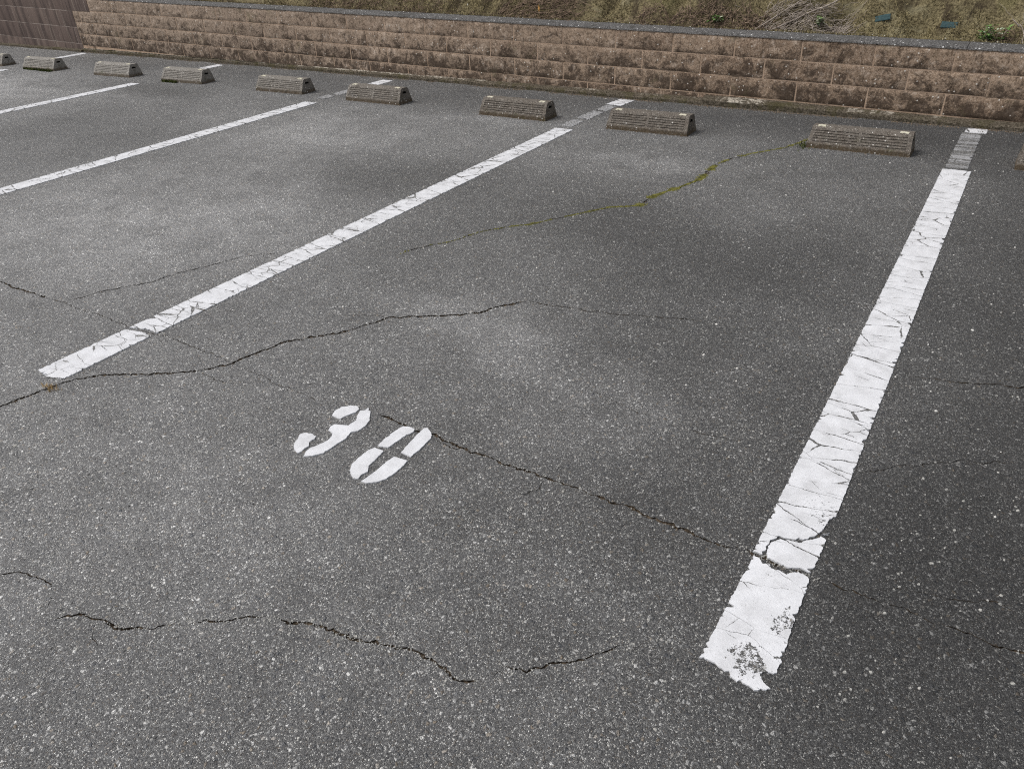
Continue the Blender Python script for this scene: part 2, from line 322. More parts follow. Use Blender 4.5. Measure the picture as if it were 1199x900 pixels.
CRACKS = [
    (0.006, [(-2.477, -4.0591), (-2.4522, -3.9875), (-2.4322, -3.9105), (-2.4281, -3.8461), (-2.3927, -3.7628), (-2.3052, -3.6697), (-2.1503, -3.5868), (-2.0309, -3.4963), (-1.9818, -3.4227), (-1.9473, -3.3132), (-1.9209, -3.2113), (-1.853, -3.1226), (-1.7787, -3.0372), (-1.7121, -2.9148), (-1.7005, -2.8511), (-1.563, -2.7799), (-1.4028, -2.6552), (-1.345, -2.557), (-1.2888, -2.4843)]),
    (0.003, [(-1.2888, -2.4843), (-1.1619, -2.4629), (-1.0204, -2.4411), (-0.8576, -2.3984), (-0.6741, -2.3357), (-0.5911, -2.3321)]),
    (0.0015, [(-1.8863, -2.9219), (-1.7877, -2.8794), (-1.7005, -2.8511)]),
    (0.0015, [(-1.9109, -3.4053), (-1.771, -3.4163), (-1.6677, -3.4301), (-1.4799, -3.4304)]),
    (0.0015, [(-2.5394, -3.4026), (-2.3445, -3.3881), (-2.0868, -3.3942), (-1.9109, -3.4053)]),
    (0.0035, [(-1.2859, -3.3986), (-1.1632, -3.407), (-1.0376, -3.41), (-0.9001, -3.417), (-0.7493, -3.4162), (-0.6177, -3.4168), (-0.4951, -3.4143), (-0.4118, -3.415), (-0.3188, -3.4233), (-0.2349, -3.4196), (-0.1573, -3.4316), (-0.0958, -3.417)]),
    (0.009, [(-0.0958, -3.417), (-0.0691, -3.4218), (-0.041, -3.4189), (-0.0109, -3.4245), (0.0224, -3.4214), (0.0387, -3.431), (0.0694, -3.4289)]),
    (0.0018, [(0.0694, -3.4289), (0.1811, -3.4247), (0.2528, -3.4264), (0.3389, -3.4315)]),
    (0.004, [(0.3389, -3.4315), (0.4206, -3.4363), (0.4962, -3.4298), (0.5863, -3.4253)]),
    (0.0018, [(-1.0652, -3.4252), (-0.9708, -3.4225), (-0.898, -3.4111)]),
    (0.006, [(-1.7942, -1.7787), (-1.729, -1.7207), (-1.647, -1.5861), (-1.5726, -1.4665), (-1.486, -1.3243), (-1.3525, -1.2324)]),
    (0.013, [(-1.3525, -1.2324), (-1.3539, -1.0963), (-1.3215, -0.9865), (-1.2653, -0.8298), (-1.2242, -0.6743), (-1.2396, -0.4637), (-1.2386, -0.3486)]),
    (0.006, [(-1.2386, -0.3486), (-1.2004, -0.2133), (-1.1232, -0.0571), (-0.9728, 0.1556), (-0.8954, 0.4116)]),
    (0.004, [(-2.0753, -2.3127), (-2.0654, -2.2611), (-2.0163, -2.1654), (-1.9527, -2.0856), (-1.9035, -1.9231), (-1.828, -1.8214), (-1.7942, -1.7787)]),
    (0.0030, [(-1.6974, -4.446), (-1.6548, -4.4051), (-1.6, -4.3703), (-1.5236, -4.3592), (-1.4748, -4.3724)]),
    (0.0035, [(-1.4273, -4.4148), (-1.3853, -4.4081), (-1.3482, -4.3779), (-1.2535, -4.3632), (-1.2012, -4.3441), (-1.1516, -4.3125), (-1.1277, -4.2846)]),
    (0.003, [(-1.1277, -4.2846), (-1.0755, -4.243), (-0.9989, -4.1844), (-0.9433, -4.1579)]),
    (0.006, [(-0.9433, -4.1579), (-0.8759, -4.1302), (-0.7994, -4.1136), (-0.7414, -4.107), (-0.6926, -4.0919), (-0.6393, -4.0687), (-0.5715, -4.0653), (-0.5242, -4.0676), (-0.4848, -4.0761), (-0.4352, -4.0542)]),
    (0.002, [(-0.4352, -4.0542), (-0.4268, -4.0349), (-0.4186, -4.0083), (-0.3996, -3.9948)]),
    (0.0028, [(-0.4186, -4.0083), (-0.3643, -3.9839), (-0.3297, -3.9291), (-0.2716, -3.8927), (-0.2371, -3.832), (-0.1825, -3.8078)]),
    (0.006, [(-4.0696, -3.3916), (-3.5508, -3.4123), (-3.41, -3.4134), (-3.2673, -3.4109), (-3.1615, -3.4055)]),
    (0.002, [(-3.1615, -3.4055), (-3.0128, -3.4046), (-2.8169, -3.4028), (-2.5394, -3.4026)]),
    (0.004, [(-3.0461, -3.3844), (-3.0231, -3.3156), (-3.0174, -3.2542), (-2.9656, -3.1881), (-2.901, -3.0947), (-2.8677, -2.9839), (-2.83, -2.9004), (-2.8008, -2.7971), (-2.7468, -2.6901), (-2.6089, -2.5635)]),
    (0.003, [(0.1108, -2.389), (0.2087, -2.3665), (0.3273, -2.3323), (0.44, -2.2889), (0.5775, -2.2432)]),
    (0.0015, [(0.0756, -2.9959), (0.1873, -2.8866), (0.3043, -2.7997), (0.4439, -2.7353)]),
    (0.0015, [(0.1785, -3.4115), (0.2607, -3.3642), (0.3616, -3.3352), (0.4754, -3.3033)]),
    (0.0012, [(-0.7965, -2.9367), (-0.6526, -2.9761), (-0.4335, -3.0176), (-0.2075, -2.9916)]),
    (0.0028, [(-1.4748, -4.3724), (-1.4466, -4.3931), (-1.4273, -4.4148)]),
    (0.0028, [(-1.155, -4.3145), (-1.1256, -4.2862)]),
    (0.0018, [(-1.2966, -4.374), (-1.2695, -4.4059), (-1.2109, -4.4122)]),
    (0.0018, [(-0.6393, -4.0687), (-0.6731, -4.0511), (-0.6849, -4.025)]),
    (0.0016, [(-0.6518, -3.4145), (-0.6524, -3.4698), (-0.6945, -3.5262)]),
    (0.0018, [(-2.0309, -3.4963), (-1.9356, -3.5175), (-1.8224, -3.4821)]),
]

# ------------------------------------------------------------ the pavement, with the cracks cut into it
def resample(pts, step):
    out = []
    for a, b in zip(pts, pts[1:]):
        L = math.dist(a, b); k = max(1, int(L/step))
        out += [(a[0]+(b[0]-a[0])*i/k, a[1]+(b[1]-a[1])*i/k) for i in range(k)]
    return out+[pts[-1]]

def crack_poly(pts, w, seed, taper=(True, True)):
    p = resample(pts, .006); nn = len(p)
    q = []
    for x, y in p:      # wander
        q.append((x+.010*fb(x*16, y*16, seed)+.006*n3(x*60, y*60, seed)+.003*n3(x*170, y*170, seed), y+.010*fb(x*16, y*16, seed+9)+.006*n3(x*60, y*60, seed+5)+.003*n3(x*170, y*170, seed+2)))
    L, R_ = [], []
    for i, (x, y) in enumerate(q):
        a = q[max(0, i-1)]; b = q[min(nn-1, i+1)]
        dx, dy = b[0]-a[0], b[1]-a[1]; d = math.hypot(dx, dy) or 1
        e = min(1, (i+.3)/8 if taper[0] else 1, (nn-1-i+.3)/8 if taper[1] else 1)
        ww = w*.5*e*max(.34, .95+1.1*n3(x*45, y*45, seed+3)+.6*n3(x*9, y*9, seed+4))
        l = ww*max(.1, 1+1.1*n3(x*190, y*190, 1)); r = ww*max(.1, 1+1.1*n3(x*190, y*190, 8))
        L.append((x-dy/d*l, y+dx/d*l)); R_.append((x+dy/d*r, y-dx/d*r))
    return L, R_

def build_ground():
    X0, X1, Y0, Y1 = -15., 5., -7., 1.6
    V = [(X0, Y0), (X1, Y0), (X1, Y1), (X0, Y1)]; Fc = [[0, 1, 2, 3]]; E_ = []
    quads = []
    for s, (w_, pts) in enumerate(CRACKS):
        L, R_ = crack_poly(pts, w_*(1.75 if s == 0 else 2.1 if s == 5 else 1.5 if pts[0][1] > -3.9 else 1.35), s*3.7)
        b = len(V); k = len(L); V += L+R_
        for i in range(k-1):
            for t in ([b+i, b+k+i, b+k+i+1], [b+i, b+k+i+1, b+i+1]):
                (ax, ay), (bx, by), (cx, cy) = (V[j] for j in t)
                ar = (bx-ax)*(cy-ay)-(by-ay)*(cx-ax)
                if abs(ar) > 1e-8: Fc.append(t if ar > 0 else t[::-1])
    gx = -11.6
    while gx < 1.6:
        gy = -5.2; st_ = .08
        while gy < 1.3: V.append((gx+.01*rng.random(), gy+.01*rng.random())); gy += st_
        gx += st_
    co, ed, fa, ov, oe, of = delaunay_2d_cdt([Vector(v) for v in V], [], Fc, 1, 1e-6, True)
    verts = [(c.x, c.y, 0) for c in co]; faces, mi = [], []
    crackf = [i for i, o_ in enumerate(of) if any(j > 0 for j in o_)]
    cs = set(crackf)
    for i, f in enumerate(fa):
        if i not in cs and of[i]: faces.append(list(f)); mi.append(0)
    # floor and sides of the cracks
    D = .0045; low = {}
    def lo(v):
        if v not in low: low[v] = len(verts); x, y, _ = verts[v]; verts.append((x, y, -D+.004*n3(x*60, y*60)))
        return low[v]
    edges = {}
    for i in crackf:
        f = list(fa[i]); faces.append([lo(v) for v in f]); mi.append(1)
        for a, b in zip(f, f[1:]+f[:1]): edges[(a, b)] = i
    for (a, b) in edges:
        if (b, a) not in edges: faces.append([a, b, lo(b), lo(a)]); mi.append(1)
    # the rest of the lot out to the horizon
    B = 260.; k = len(verts)
    verts += [(X0, Y0, 0), (X1, Y0, 0), (X1, Y1, 0), (X0, Y1, 0), (-B, -B, 0), (B, -B, 0), (B, Y1, 0), (-B, Y1, 0), (X0, -B, 0), (X1, -B, 0)]
    faces += [[k+4, k+8, k+3, k+7], [k+8, k+9, k+1, k+0], [k+9, k+5, k+6, k+2]]; mi += [0, 0, 0]
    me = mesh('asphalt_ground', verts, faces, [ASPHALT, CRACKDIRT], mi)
    at = me.attributes.new('dust_shade', 'FLOAT', 'POINT'); vals = []  # holds dust, wear and the shade painted before the wall
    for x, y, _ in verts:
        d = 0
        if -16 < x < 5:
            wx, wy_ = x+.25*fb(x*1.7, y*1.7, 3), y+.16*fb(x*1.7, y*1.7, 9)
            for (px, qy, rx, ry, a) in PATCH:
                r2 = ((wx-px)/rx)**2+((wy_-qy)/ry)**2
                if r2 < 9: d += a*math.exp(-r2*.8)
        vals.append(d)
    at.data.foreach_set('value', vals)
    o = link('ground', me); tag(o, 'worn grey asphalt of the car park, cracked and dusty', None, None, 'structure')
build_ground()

# ------------------------------------------------------------ painted lines and the bay number
def ragged(poly, amp, seed, step=.004, bite=.0):
    p = resample(list(poly)+[poly[0]], step)[:-1]; out = []; k = len(p)
    for i, (x, y) in enumerate(p):
        a = p[i-1]; b = p[(i+1) % k]; dx, dy = b[0]-a[0], b[1]-a[1]; d = math.hypot(dx, dy) or 1
        o_ = amp*(n3(x*210, y*210, seed)*1.0+n3(x*85, y*85, seed+2)*1.1)
        bt = max(0, fb(x*45, y*45, seed+5, 3)-.25)*bite
        o_ -= bt
        out.append((x+dy/d*o_, y-dx/d*o_))        # counter-clockwise outline: outward normal is (dy, -dx)
    return out

def tri_area(poly):
    co, ed, fa, ov, oe, of = delaunay_2d_cdt([Vector(p) for p in poly], [], [list(range(len(poly)))], 1, 1e-6, True)
    t = 0
    for f, o_ in zip(fa, of):
        if o_: a, b, c = (co[q] for q in f); t += abs((b-a).cross(c-a))/2
    return t
def safe_ragged(poly, amp, seed, bite):
    for k in range(12):
        q = ragged(poly, amp, seed, bite=bite)
        ar = abs(sum(a[0]*b[1]-b[0]*a[1] for a, b in zip(q, q[1:]+q[:1])))/2
        if abs(tri_area(q)-ar) < .02*ar: return q
        amp *= .85; bite *= .8; seed += .37
    return list(poly)
def slab(polys, z0, z1):
    V, Fc = [], []
    for poly in polys:
        area = sum(a[0]*b[1]-b[0]*a[1] for a, b in zip(poly, poly[1:]+poly[:1]))
        if area < 0: poly = poly[::-1]
        b = len(V); k = len(poly)
        co, ed, fa, ov, oe, of = delaunay_2d_cdt([Vector(p) for p in poly], [], [list(range(k))], 1, 1e-6, True)
        V += [(c.x, c.y, z1) for c in co]
        for f, o_ in zip(fa, of):
            if o_: Fc.append([b+i for i in f])
        s = len(V); V += [(x, y, z1) for x, y in poly]+[(x, y, z0) for x, y in poly]
        for i in range(k):
            j = (i+1) % k; Fc.append([s+k+i, s+k+j, s+j, s+i])
    return V, Fc

def rect(x0, x1, y0, y1): return [(x0, y0), (x1, y0), (x1, y1), (x0, y1)]
WL = .071
def line(name, polys, mat, label, cat, group=None, amp=.0022, bite=.02, z=.004, seed=1):
    V, Fc = slab([safe_ragged(p, amp, seed+i*3, bite) for i, p in enumerate(polys)], -.002, z)
    o = link(name, mesh(name, V, Fc, mat)); tag(o, label, cat, group); return o

GL = 'white lines between the parking bays'
# right-hand line: split by the long crack, and a piece broken off along a branch
x0, x1 = -WL, WL
near = [(-.073, -3.774), (-.045, -3.772), (-.012, -3.783), (.012, -3.794), (.040, -3.790), (.058, -3.797), (.074, -3.776), (.052, -3.764), (.044, -3.750), (.062, -3.742), (.076, -3.732), (.071, -3.60), (.068, -3.438), (.04, -3.432), (.018, -3.452), (-.012, -3.448), (-.035, -3.436), (-.066, -3.431)]
piece = [(-.036, -3.422), (-.008, -3.424), (.018, -3.430), (.040, -3.416), (.066, -3.420), (.069, -3.36), (.071, -3.262), (.060, -3.284), (.050, -3.296), (.036, -3.309), (.020, -3.330), (-.004, -3.335), (-.028, -3.343), (-.042, -3.366), (-.0445, -3.395)]
main = [(-.071, -3.416), (-.045, -3.416), (-.049, -3.388), (-.046, -3.358), (-.028, -3.336), (-.002, -3.329), (.018, -3.325), (.034, -3.302), (.047, -3.284), (.055, -3.255), (.060, -3.215), (.072, -3.19), (.071, -2.0), (.071, .05), (-.071, .05), (-.071, -2.0)]
line('parking_line', [near, piece, main], PAINT_NEAR, 'broad white line nearest the camera, crossed by a wide crack near its chipped end', 'parking line', GL, .0026, .026, seed=3)
seed = 10
LAB = {-2.5: 'white line left of the stencilled number 30, broken across near its front end', -5: 'white line ending between the fourth and fifth wheel stops from the right of the bay row',
       -7.5: 'short-looking far white line ending left of the third visible pair of wheel stops', -10: 'farthest white line, only a sliver of it showing at the left edge', 2.5: 'white line beyond the right edge'}
line('parking_line', [[(-2.572, -3.785), (-2.535, -3.792), (-2.49, -3.80), (-2.425, -3.775), (-2.427, -3.425), (-2.46, -3.412), (-2.50, -3.416), (-2.571, -3.43)],
                      [(-2.571, -3.412), (-2.52, -3.398), (-2.46, -3.385), (-2.427, -3.392), (-2.429, -2.0), (-2.429, .04), (-2.571, .04), (-2.571, -2.0)]],
     PAINT_FLECK, 'long white line left of the stencilled 30, flecked and broken across near its front end', 'parking line', GL, .0026, .026, seed=21)
line('parking_line', [rect(-5.071, -4.929, -3.78, .03)], PAINT_FLECK, 'long unbroken white line left of the flecked one, running off the left edge', 'parking line', GL, .003, .025, seed=31)
line('parking_line', [rect(-7.571, -7.429, -3.78, .03)], PAINT_FLECK, 'thin far white line at upper left ending below a pale wheel stop', 'parking line', GL, .002, .01, seed=41)
line('parking_line', [rect(-10.071, -9.929, -3.78, .03)], PAINT_FLECK, 'farthest white line, just its tip showing at the left edge of the photo', 'parking line', GL, .002, .01, seed=51)
GT = 'worn ends of the lines behind the wheel stops'
line('worn_line_end', [rect(-.062, .050, .075, .93)], PAINT_LADDER, 'grey scuffed remains of paint between the broad nearest line and the wall footing', 'worn paint', GT, .004, .03, .003, seed=61)
line('worn_line_end', [[(-.05, .95), (.0, .935), (.072, .94), (.073, 1.055), (-.05, 1.057)]], PAINT_FLECK, 'small white end patch of paint against the footing at the right', 'worn paint', GT, .004, .02, .003, seed=64)
for x, lab, a in ((-2.53, 'faded grey broken paint running past the left end of the second wheel stop', .13), (-5.03, 'faint paint remnant between the weathered wheel stops of neighbouring bays', .2)):
    polys = [[(x-.06, a), (x+.05, a-.02), (x+.055, .30), (x-.05, .33)], [(x-.05, .38), (x+.06, .35), (x+.065, .60), (x-.04, .63)], [(x-.04, .66), (x+.07, .64), (x+.07, .82), (x-.03, .84)]]
    line('worn_line_end', polys, PAINT_WORN, lab, 'worn paint', GT, .005, .05, .003, seed=70+x)
line('worn_line_end', [[(-2.575, .87), (-2.44, .85), (-2.42, 1.06), (-2.55, 1.07)]], PAINT_FLECK, 'bright white end of paint touching the wall footing left of the second wheel stop', 'worn paint', GT, .005, .03, .003, seed=81)
line('worn_line_end', [[(-5.08, .86), (-4.94, .84), (-4.93, 1.05), (-5.06, 1.06)]], PAINT_FLECK, 'white end of paint behind the weathered stop in the middle of the row', 'worn paint', GT, .004, .02, .003, seed=84)
line('worn_line_end', [[(-7.62, .60), (-7.48, .58), (-7.46, 1.13), (-7.58, 1.14)]], PAINT_FLECK, 'white end of paint behind the pale stop standing right of the thin far line', 'worn paint', GT, .004, .02, .003, seed=87)
line('worn_line_end', [[(-10.27, .50), (-10.14, .48), (-10.15, 1.16), (-10.28, 1.17)]], PAINT_FLECK, 'white end of paint behind the leftmost fully visible wheel stop', 'worn paint', GT, .004, .02, .003, seed=90)

num = empty('bay_number', (-1.24, -3.6, 0)); tag(num, 'white stencilled number 30 painted on the asphalt of the nearest bay', 'painted number')
for i, (k, polys) in enumerate(DIGITS.items()):
    P_ = []
    for p in polys:
        p = [(x+1.24, y+3.6) for x, y in p]
        q = list(p)
        if sum(a[0]*b[1]-b[0]*a[1] for a, b in zip(q, q[1:]+q[:1])) < 0: q = q[::-1]
        P_.append(ragged(q, .0017, i*5+1, .004, .006))
    V, Fc = slab(P_, -.002, .004)
    o = link('digit', mesh('digit', V, Fc, PAINT_NUM), num); o['label'] = 'stencilled digit 3, in three strokes' if k == 'three' else 'stencilled digit 0, in four strokes'

# ------------------------------------------------------------ walls
def set_tone(me, data):
    at = me.attributes.new('tone', 'FLOAT_VECTOR', 'POINT'); at.data.foreach_set('vector', [c for v in data for c in v])

def wy(x): return 1.175-.009*x                 # face of the split-block wall
def ctop(x, k): return .453-.0172*x-.1385*k    # top of course k

def block_face(V, Fc, T, MI, xa, xb, za, zb, yf, depth, seed, rough, nx=22, nz=8):
    """a rock-faced block front: arris at the joints, rough bulging face; za / zb: bottom and top as functions of x"""
    b = len(V); t0, t2 = rng.random(), rng.random()
    for j in range(nz+1):
        for i in range(nx+1):
            u, v = i/nx, j/nz; x = xa+(xb-xa)*u; z = za(x)+(zb(x)-za(x))*v
            e = min(u*(xb-xa), (1-u)*(xb-xa), v*.138, (1-v)*.138)
            k = min(1, e/.008)
            y = yf(x)-depth*math.sqrt(k)-rough*k*(fb(x*13, z*13, seed, 4)+.2)
            x += (.0016*n3(x*40, z*40, seed+4))*(1 if 0 < i < nx else 0)
            V.append((x, y, z)); T.append((t0, v, t2))
    for j in range(nz):
        for i in range(nx):
            a = b+j*(nx+1)+i; Fc.append([a, a+1, a+nx+2, a+nx+1]); MI.append(0)

wallE = empty('block_wall', (-4, 1.2, 0)); tag(wallE, 'low pinkish brown wall of rough split-faced blocks along the back of the bays', 'wall')
off = Vector((4, -1.2, 0))
V, Fc, T, MI = [], [], [], []
XR, XL = 4.2, -10.37
for k in range(4):
    J = .488; ph = -.226+(.236 if k % 2 else 0)
    i0 = int((XL-ph)/J)-2
    for i in range(i0, 12):
        xa = ph+i*J; xb = xa+J
        edge = XL+(.40 if k == 0 else 0)
        if xb <= edge+.03 or xa > XR: continue
        xa = max(xa, edge)
        if ctop((xa+xb)/2, k) < .01: continue
        g = .0042; gv = .0058
        block_face(V, Fc, T, MI, xa+gv, xb-gv, lambda x, k=k: ctop(x, k+1)+g, lambda x, k=k: ctop(x, k)-g*(1 if k else 0), wy, .002+.003*rng.random(), k*31+i*1.7, .004+.002*rng.random(), 22 if xa > -6 else 14, 8)
V = [tuple(Vector(v)+off) for v in V]
me = mesh('blocks', V, Fc, BLOCK, None, True); set_tone(me, T); link('blocks', me, wallE)
# mortar bed and wall core behind the faces
def prism(x0, x1, f, mats, nseg=1):
    """f(x) -> closed section [(y, z)...] counter-clockwise seen from +x"""
    V, Fc = [], []; k = None
    for s in range(nseg+1):
        x = x0+(x1-x0)*s/nseg; sec = f(x); k = len(sec); V += [tuple(Vector((x, y, z))+off) for y, z in sec]
    for s in range(nseg):
        for i in range(k):
            j = (i+1) % k; Fc.append([s*k+i, s*k+j, (s+1)*k+j, (s+1)*k+i])
    Fc.append(list(range(k))[::-1]); Fc.append([nseg*k+i for i in range(k)])
    return V, Fc
V, Fc = prism(XL-.003, XR, lambda x: [(wy(x)+.0015+.002*n3(x*9, 0, 3), -.1), (wy(x)+.0015+.002*n3(x*9, 5, 3), ctop(x, 0)-.004), (wy(x)+.19, ctop(x, 0)-.004), (wy(x)+.19, -.1)], MORTAR, 260)
link('mortar', mesh('mortar', V, Fc, MORTAR), wallE)
# cap: rough grey mortar ledge
def cap_sec(x):
    t = ctop(x, 0); a = .004*n3(x*12, 1, 1); b = .003*n3(x*17, 4, 1)
    return [(wy(x)-.007+a, t+.001), (wy(x)-.005+a, t+.008+b), (wy(x)+.006+a, t+.018+b), (wy(x)+.10, t+.024+.004*n3(x*8, 9, 0)), (wy(x)+.195, t+.022), (wy(x)+.195, t+.001)]
V, Fc = prism(XL+.40, -.172, cap_sec, CAPM, 500); link('coping', mesh('coping', V, Fc, CAPM), wallE)
V, Fc = prism(-.168, XR, cap_sec, CAPM, 160); link('coping', mesh('coping', V, Fc, CAPM), wallE)
# footing strip
def foot_y(x):
    t = max(0, min(1, (x+7)/4.5)); return wy(x)-.022-.072*t
def foot_sec(x):
    h = .030+.006*n3(x*5, 2, 2)-.0008*x; fy = foot_y(x)+.007*fb(x*9, 3, 3)
    if ctop(x, 3) < .07: h = max(h, min(.05, ctop(x, 3)-.012))
    return [(fy, -.05), (fy+.004, h-.012), (fy+.014, h-.001), (wy(x)-.012, h+.006), (wy(x)+.03, h+.006), (wy(x)+.03, -.05)]
V, Fc = prism(XL, XR, foot_sec, FOOT, 1100); link('footing', mesh('footing', V, Fc, FOOT), wallE)

# taller wall of plain blocks at the far left
pw = empty('plain_block_wall', (-12, 1.26, 0)); tag(pw, 'taller dark wall of plain grey-brown blocks with streaky stains at the far left', 'wall')
off = Vector((12, -1.26, 0)); V, Fc, T, MI = [], [], [], []
py = lambda x: wy(x)-.004
for k in range(0, 9):
    z0 = -.295+k*.195
    for i in range(24):
        e0 = -9.975 if z0 > .45 else -10.376
        xb = -9.65-i*.4-(.2 if k % 2 else 0); xa = xb-.4
        if xa > e0-.03: continue
        xb = min(xb, e0)
        g = .004
        za = lambda x, z0=z0: z0+g-.021*(x+10.4); zb = lambda x, z0=z0: z0+.195-g-.021*(x+10.4)
        block_face(V, Fc, T, MI, xa+g, xb-g, za, zb, py, .004, k*11+i, .0015, 8, 4)
V = [tuple(Vector(v)+off) for v in V]
me = mesh('blocks', V, Fc, PLAIN, None, True); set_tone(me, T); link('blocks', me, pw)
V, Fc = prism(-20, -10.376, lambda x: [(py(x)+.001, -.1), (py(x)+.001, 1.45-.021*(x+10.4)), (py(x)+.19, 1.45-.021*(x+10.4)), (py(x)+.19, -.1)], MORTARG, 30)
link('mortar', mesh('mortar', V, Fc, MORTARG), pw)
V, Fc = prism(-10.376, -9.98, lambda x: [(py(x)+.001, .49), (py(x)+.001, 1.45-.021*(x+10.4)), (py(x)+.19, 1.45-.021*(x+10.4)), (py(x)+.19, .49)], MORTARG, 2)
link('mortar', mesh('mortar', V, Fc, MORTARG), pw)
V, Fc = prism(-20, -9.97, lambda x: [(py(x)-.012, 1.451-.021*(x+10.4)), (py(x)-.012, 1.49-.021*(x+10.4)), (py(x)+.2, 1.49-.021*(x+10.4)), (py(x)+.2, 1.451-.021*(x+10.4))], CAPM, 30)
link('coping', mesh('coping', V, Fc, CAPM), pw)
V, Fc = prism(-20, XL-.001, lambda x: [(py(x)-.05+.012*fb(x*5, 1, 1), -.05), (py(x)-.045+.012*fb(x*5, 1, 1), .02+.012*fb(x*7, 3, 3)), (py(x)+.01, .034), (py(x)+.01, -.05)], FOOT, 300)
link('footing', mesh('footing', V, Fc, FOOT), pw)

# ------------------------------------------------------------ wheel stops
def stop_mesh(seed):
    r = random.Random(seed); hw = .30
    base = [(0, 0), (0, .026)]                                  # front foot
    f0, f1 = Vector((.002, .030)), Vector((.050, .112))         # the sloping face towards the wheels
    ng = 5; grooved, flat = [], []
    d = f1-f0; L = d.length; d.normalize(); nn = Vector((d.y, -d.x))     # pointing in/out of face
    for i in range(ng):
        a = .10+i*.175; pts = [(a, 0), (a+.02, .006), (a+.055, .006), (a+.075, 0)]
        for t, dep in pts:
            q = f0+d*(t*L); grooved.append((q.x-nn.x*dep*-1*-1, q.y-nn.y*dep*-1*-1)); flat.append((q.x, q.y))
    # groove points must lie inside the body (towards +y)
    grooved = []
    for i in range(ng):
        a = .10+i*.175
        for t, dep in ((a, 0), (a+.02, .005), (a+.055, .005), (a+.075, 0)):
            q = f0+d*(t*L); grooved.append((q.x+d.y*dep, q.y-d.x*dep))
    tail = [(.050, .112), (.057, .1185), (.068, .121), (.130, .121), (.141, .1175), (.147, .110), (.170, .022), (.172, 0)]
    A = base+[(f0.x, f0.y)]+flat+tail; G = base+[(f0.x, f0.y)]+grooved+tail
    st = []
    def seg(a, b, kind, m_):
        for i in range(m_+1): st.append((a+(b-a)*i/m_, kind))
    seg(-hw, -hw+.026, 0, 1); seg(-hw+.030, -.012, 1, 9); seg(-.008, .008, 0, 1); seg(.012, hw-.030, 1, 9); seg(hw-.026, hw, 0, 1)
    V, Fc = [], []; k = len(A)
    for x, kind in st:
        endk = max(0, (abs(x)-hw+.002)/.002) if abs(x) > hw-.002 else 0
        for j, (y, z) in enumerate(G if kind else A):
            jx = x-(math.copysign(.012*(z/.12), x) if abs(x) > hw-.03 else 0)      # ends lean in a little
            V.append((jx+.003*n3(x*40, y*60+seed, z*60), y+.0032*n3(x*26+seed, y*40, z*40)-.0015*endk*0, z+.003*n3(x*22, y*40, z*40+seed)*(z > .001)))
    for s in range(len(st)-1):
        for j in range(k-1):
            a = s*k+j; Fc.append([a, a+k, a+k+1, a+1])
    mi = [0]*len(Fc)
    # end faces with a recessed grip slot
    for s, sg in ((0, -1), (len(st)-1, 1)):
        ring = [Vector(V[s*k+j]) for j in range(k)]
        sl = [Vector((sg*(hw-.012*(z/.12)), y, z)) for y, z in ((.062, .078), (.112, .078), (.108, .092), (.070, .096))]
        b = len(V); V += [tuple(v) for v in sl]; V += [(v.x-sg*.014, v.y, v.z) for v in sl]
        idx = [s*k+j for j in range(k)]+[b+i for i in range(4)]
        tris = tessellate_polygon([[Vector((v.y, v.z, 0)) for v in ring], [Vector((v.y, v.z, 0)) for v in sl]])
        for t in tris:
            f = [idx[q] for q in t]
            nrm = (Vector(V[f[1]])-Vector(V[f[0]])).cross(Vector(V[f[2]])-Vector(V[f[0]]))
            if nrm.x*sg < 0: f = f[::-1]
            Fc.append(f); mi.append(0)
        for i in range(4):
            j = (i+1) % 4; Fc.append([b+i, b+j, b+4+j, b+4+i]); mi.append(1)
        Fc.append([b+4, b+5, b+6, b+7]); mi.append(1)
    return mesh('stop_body', V, Fc, [STOP, SLOT], mi)

def refl_mesh(seed):
    # small angled plate wrapped over the top front arris, with a notch in its front edge
    sh = [(-.024, -.002), (-.007, -.002), (-.003, .004), (.005, .004), (.008, -.002), (.024, -.002), (.023, .024), (-.022, .025)]
    V = [(x, .062+y, .1185+(y+.004)*.06+.0045) for x, y in sh]+[(x, .062+y, .116) for x, y in sh]
    k = len(sh); Fc = [list(range(k))]+[[i, i+k, (i+1) % k+k, (i+1) % k] for i in range(k)]
    return mesh('reflector', V, Fc, REFL)
RM = refl_mesh(1)
STOPS = [(.57, .195, .01, 'wheel stop cut by the right edge of the photo, only its left tip showing'),
         (-.566, .216, .004, 'brown concrete wheel stop nearest the camera, the moss crack reaching its left end'),
         (-1.932, .169, .017, 'brown wheel stop just right of the faded paint in front of the wall'),
         (-3.044, .193, -.011, 'brown wheel stop left of the flecked line, alone between two gaps'),
         (-4.467, .220, .010, 'stained wheel stop hiding the middle white paint end, right one of the weathered pair'),
         (-5.631, .244, .022, 'grey-brown wheel stop right above the far tip of the long unbroken line'),
         (-7.038, .243, .05, 'pale wheel stop with white paint end behind it and moss at its left foot'),
         (-8.188, .216, .05, 'pale wheel stop above the far tip of the thin far line'),
         (-9.528, .164, .05, 'pale wheel stop with a strip of green moss along its whole foot'),
         (-10.62, .15, .05, 'wheel stop cut by the left edge of the photo')]
for i, (x, y, rz, lab) in enumerate(STOPS):
    e = empty('wheel_stop', (x, y, 0), rz); tag(e, lab, 'wheel stop', 'concrete wheel stops in front of the wall')
    link('concrete_body', stop_mesh(i*7+1), e)
    for sx in (-1, 1): link('reflector', RM, e, (sx*.235, 0, 0), rng.uniform(-.05, .05))

